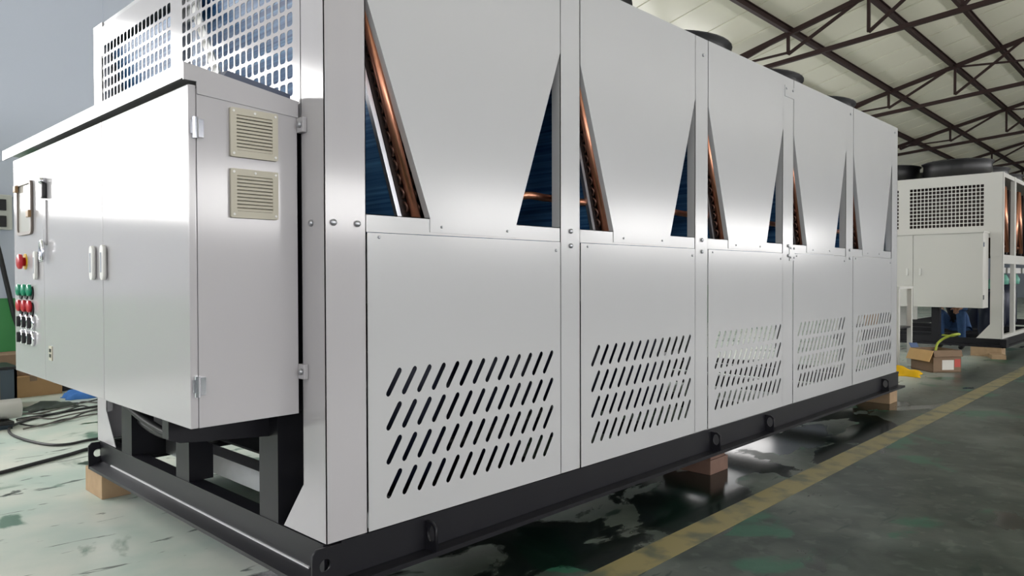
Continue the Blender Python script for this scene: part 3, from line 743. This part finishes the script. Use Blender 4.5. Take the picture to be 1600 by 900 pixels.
# ------------------------------------------------------------------ things at the far end, right
t = empty('cardboard_box', (8.21, .33, 0), 0, 'open cardboard box with white label on the floor before the far machine', 'box')
t.rotation_euler.z = R(-40)
sx, sy, sz = .34, .38, .25
obj('carton_body', B(((-sx/2, -sy/2, 0), (sx/2, sy/2, .012)), ((-sx/2, -sy/2, 0), (-sx/2+.008, sy/2, sz)), ((sx/2-.008, -sy/2, 0), (sx/2, sy/2, sz)), ((-sx/2, -sy/2, 0), (sx/2, -sy/2+.008, sz)), ((-sx/2, sy/2-.008, 0), (sx/2, sy/2, sz))), CARD_D, t)
fp = obj('carton_flap', bar((-sx/2-.004, .0, sz-.005), (-sx/2-.055, .0, sz-.125), .4, .008), CARD_L, t)
for v in fp.data.vertices: pass
obj('carton_flap', prism([(-sx/2, sy/2, sz), (-sx/2+.1, sy/2, sz), (-sx/2+.1, sy/2+.04, sz+.05), (-sx/2, sy/2+.04, sz+.05)], (0, .006, 0)), mat('blue_tape', srgb(90, 110, 150), .6), t)
obj('carton_flap', prism([(-sx/2, -sy/2, sz), (sx/2, -sy/2, sz), (sx/2, -sy/2-.02, sz-.07), (-sx/2, -sy/2-.02, sz-.07)], (0, -.006, 0)), CARD_D, t)
obj('paper_label', B(((-.06, -sy/2-.002, .03), (.08, -sy/2, .14))), PAPER, t)
obj('printed_mark', B(((.09, -sy/2-.002, .06), (.16, -sy/2, .15))), PRINT_R, t)
tag(obj('lime_hose', tube(smooth_pts([(8.26, .36, .05), (8.4, .37, .26), (8.45, .33, .335), (8.45, .25, .385), (8.47, .19, .408), (8.7, .2, .395), (9.9, .5, .30), (10.2, .62, .262), (10.45, .8, .25)], 6), .014, 8), HOSE, None, True), 'lime yellow hose arching out of the open cardboard box', 'hose')
rag('work_cloth', 7.62, .5, .22, .16, .09, YCLOTH, 'crumpled bright yellow cloth on floor beside the open carton', 'cloth', 1, .2)
rag('tool_bag', 8.0, .8, .14, .1, .15, JACKET, 'small black bag behind the yellow cloth beside the open carton', 'bag', 6)
t = empty('steel_stand', (8.2, .72, 0), 0, 'narrow pale steel stand between the two machines', 'stand')
for x in (0, .5):
    for y in (0, .6): obj('leg', B(((x, y, 0), (x+.05, y+.05, .93))), PAINT_FAR, t)
obj('shelf', B(((-.006, -.006, .93), (.556, .656, .96))), PAINT_FAR, t); obj('shelf', B(((.01, .01, .45), (.54, .64, .47))), DARK, t)
obj('back_sheet', B(((.05, .055, .72), (.06, .6, .9))), WHITE, t)
carton('cardboard_box', 8.47, 1.0, .471, .3, .3, .2, 0, 'small brown carton on the lower shelf of the pale stand', CARD)
t = empty('cable_reel', (8.5, 1.1, 0), 0, 'black hose reel under the pale steel stand', 'reel')
bm = bmesh.new()
for k in range(4): tube([(.15*math.cos(2*math.pi*i/20), -.1+.04*k, .17+.15*math.sin(2*math.pi*i/20)) for i in range(21)], .02, 6, bm)
obj('hose_coil', bm, RUBBER, t, True); obj('reel_core', lathe([(0, -.13), (.06, -.13), (.06, .05), (0, .05)], (0, 0, .17), 'y', 14), DARK, t, True)

# ------------------------------------------------------------------ person squatting behind the far machine's cabinet
t = empty('person', (11.45, .86, 0), R(180), 'person in blue jeans squatting under the far machine behind its grey cabinet', 'person')
def skinned(name, verts, edges, radii, m, parent, sub=2):
    me = bpy.data.meshes.new(name); me.from_pydata(verts, edges, []); o = link(name, me, m, parent)
    md = o.modifiers.new('skin', 'SKIN')
    for d, r in zip(me.skin_vertices[0].data, radii): d.radius = r if isinstance(r, tuple) else (r, r)
    me.skin_vertices[0].data[0].use_root = True
    s = o.modifiers.new('sub', 'SUBSURF'); s.levels = sub; s.render_levels = sub
    dg = bpy.context.evaluated_depsgraph_get(); dg.update()
    m2 = bpy.data.meshes.new_from_object(o.evaluated_get(dg)); o.modifiers.clear(); o.data = m2; m2.name = name
    bpy.data.meshes.remove(me)
    for p in m2.polygons: p.use_smooth = True
    if not m2.materials: m2.materials.append(m)
    return o
# local frame: +x is the way the person faces (toward the cabinet); squat on both feet, hands on knees
V = [(-.12, 0, .30), (-.1, 0, .42), (-.02, 0, .60), (.06, 0, .76), (.09, 0, .86), (.12, 0, .93), (.13, 0, 1.02), (.13, 0, 1.1)]
ED = [(i, i+1) for i in range(7)]; RA = [(.13, .16), (.12, .14), (.12, .15), (.12, .17), (.055, .055), (.07, .065), (.095, .08), (.07, .065)]
for s in (-1, 1):
    b0 = len(V)
    V += [(.06, s*.17, .78), (.22, s*.22, .6), (.4, s*.14, .62), (.47, s*.12, .60)]; RA += [.06, .047, .034, .035]; ED += [(3, b0), (b0, b0+1), (b0+1, b0+2), (b0+2, b0+3)]
    b1 = len(V)
    V += [(-.06, s*.1, .32), (.14, s*.13, .46), (.33, s*.14, .56), (.27, s*.14, .34), (.2, s*.14, .1), (.24, s*.14, .045), (.38, s*.15, .03)]
    RA += [.095, .085, .07, .06, .045, .042, .035]; ED += [(0, b1)]+[(b1+i, b1+i+1) for i in range(6)]
body = skinned('body', V, ED, RA, JACKET, t)
body.data.materials.clear()
for m_ in (JACKET, DENIM, SKIN, HAIR, BLACK): body.data.materials.append(m_)
for p in body.data.polygons:
    c = p.center
    if c.z > .885: p.material_index = 2
    elif c.x > .39 and c.z > .55 and abs(c.y) < .2 : p.material_index = 2
    elif c.z < .08: p.material_index = 4
    elif c.z < .4 or (c.x > .1 and c.z < .655 and not (c.z > .57 and c.x < .3 and abs(c.y) > .16)): p.material_index = 1
    else: p.material_index = 0
hp = lathe([(0, .115), (.06, .1), (.088, .05), (.095, 0), (.085, -.05)], (.115, 0, 1.045), 'z', 18)
obj('hair', hp, HAIR, t, True)
for s in (-1, 1):
    obj('eye', lathe([(0, -.011), (.011, 0), (0, .011)], (.218, s*.033, 1.03), 'z', 8), BLACK, t)
    obj('ear', lathe([(0, -.02), (.018, 0), (0, .025)], (.125, s*.085, 1.02), 'z', 8), SKIN, t, True)
    for k, (dx, ln) in enumerate(((.0, .06), (.0, .072), (.0, .068), (.0, .055))):
        y = s*(.095+.018*k); obj('finger', tube([(.47, y, .6), (.5, y, .595), (.515, y, .575), (.512, y, .6-ln)], [.009, .009, .008, .007], 7), SKIN, t, True)
    obj('thumb', tube([(.44, s*.09, .61), (.46, s*.06, .605), (.48, s*.045, .59)], [.011, .01, .008], 7), SKIN, t, True)
obj('nose', tube([(.218, 0, 1.035), (.238, 0, 1.005), (.222, 0, .998)], [.008, .014, .008], 7), SKIN, t, True)
obj('mouth', B(((.2, -.022, .962), (.212, .022, .968))), mat('lips', srgb(160, 90, 80), .6), t)
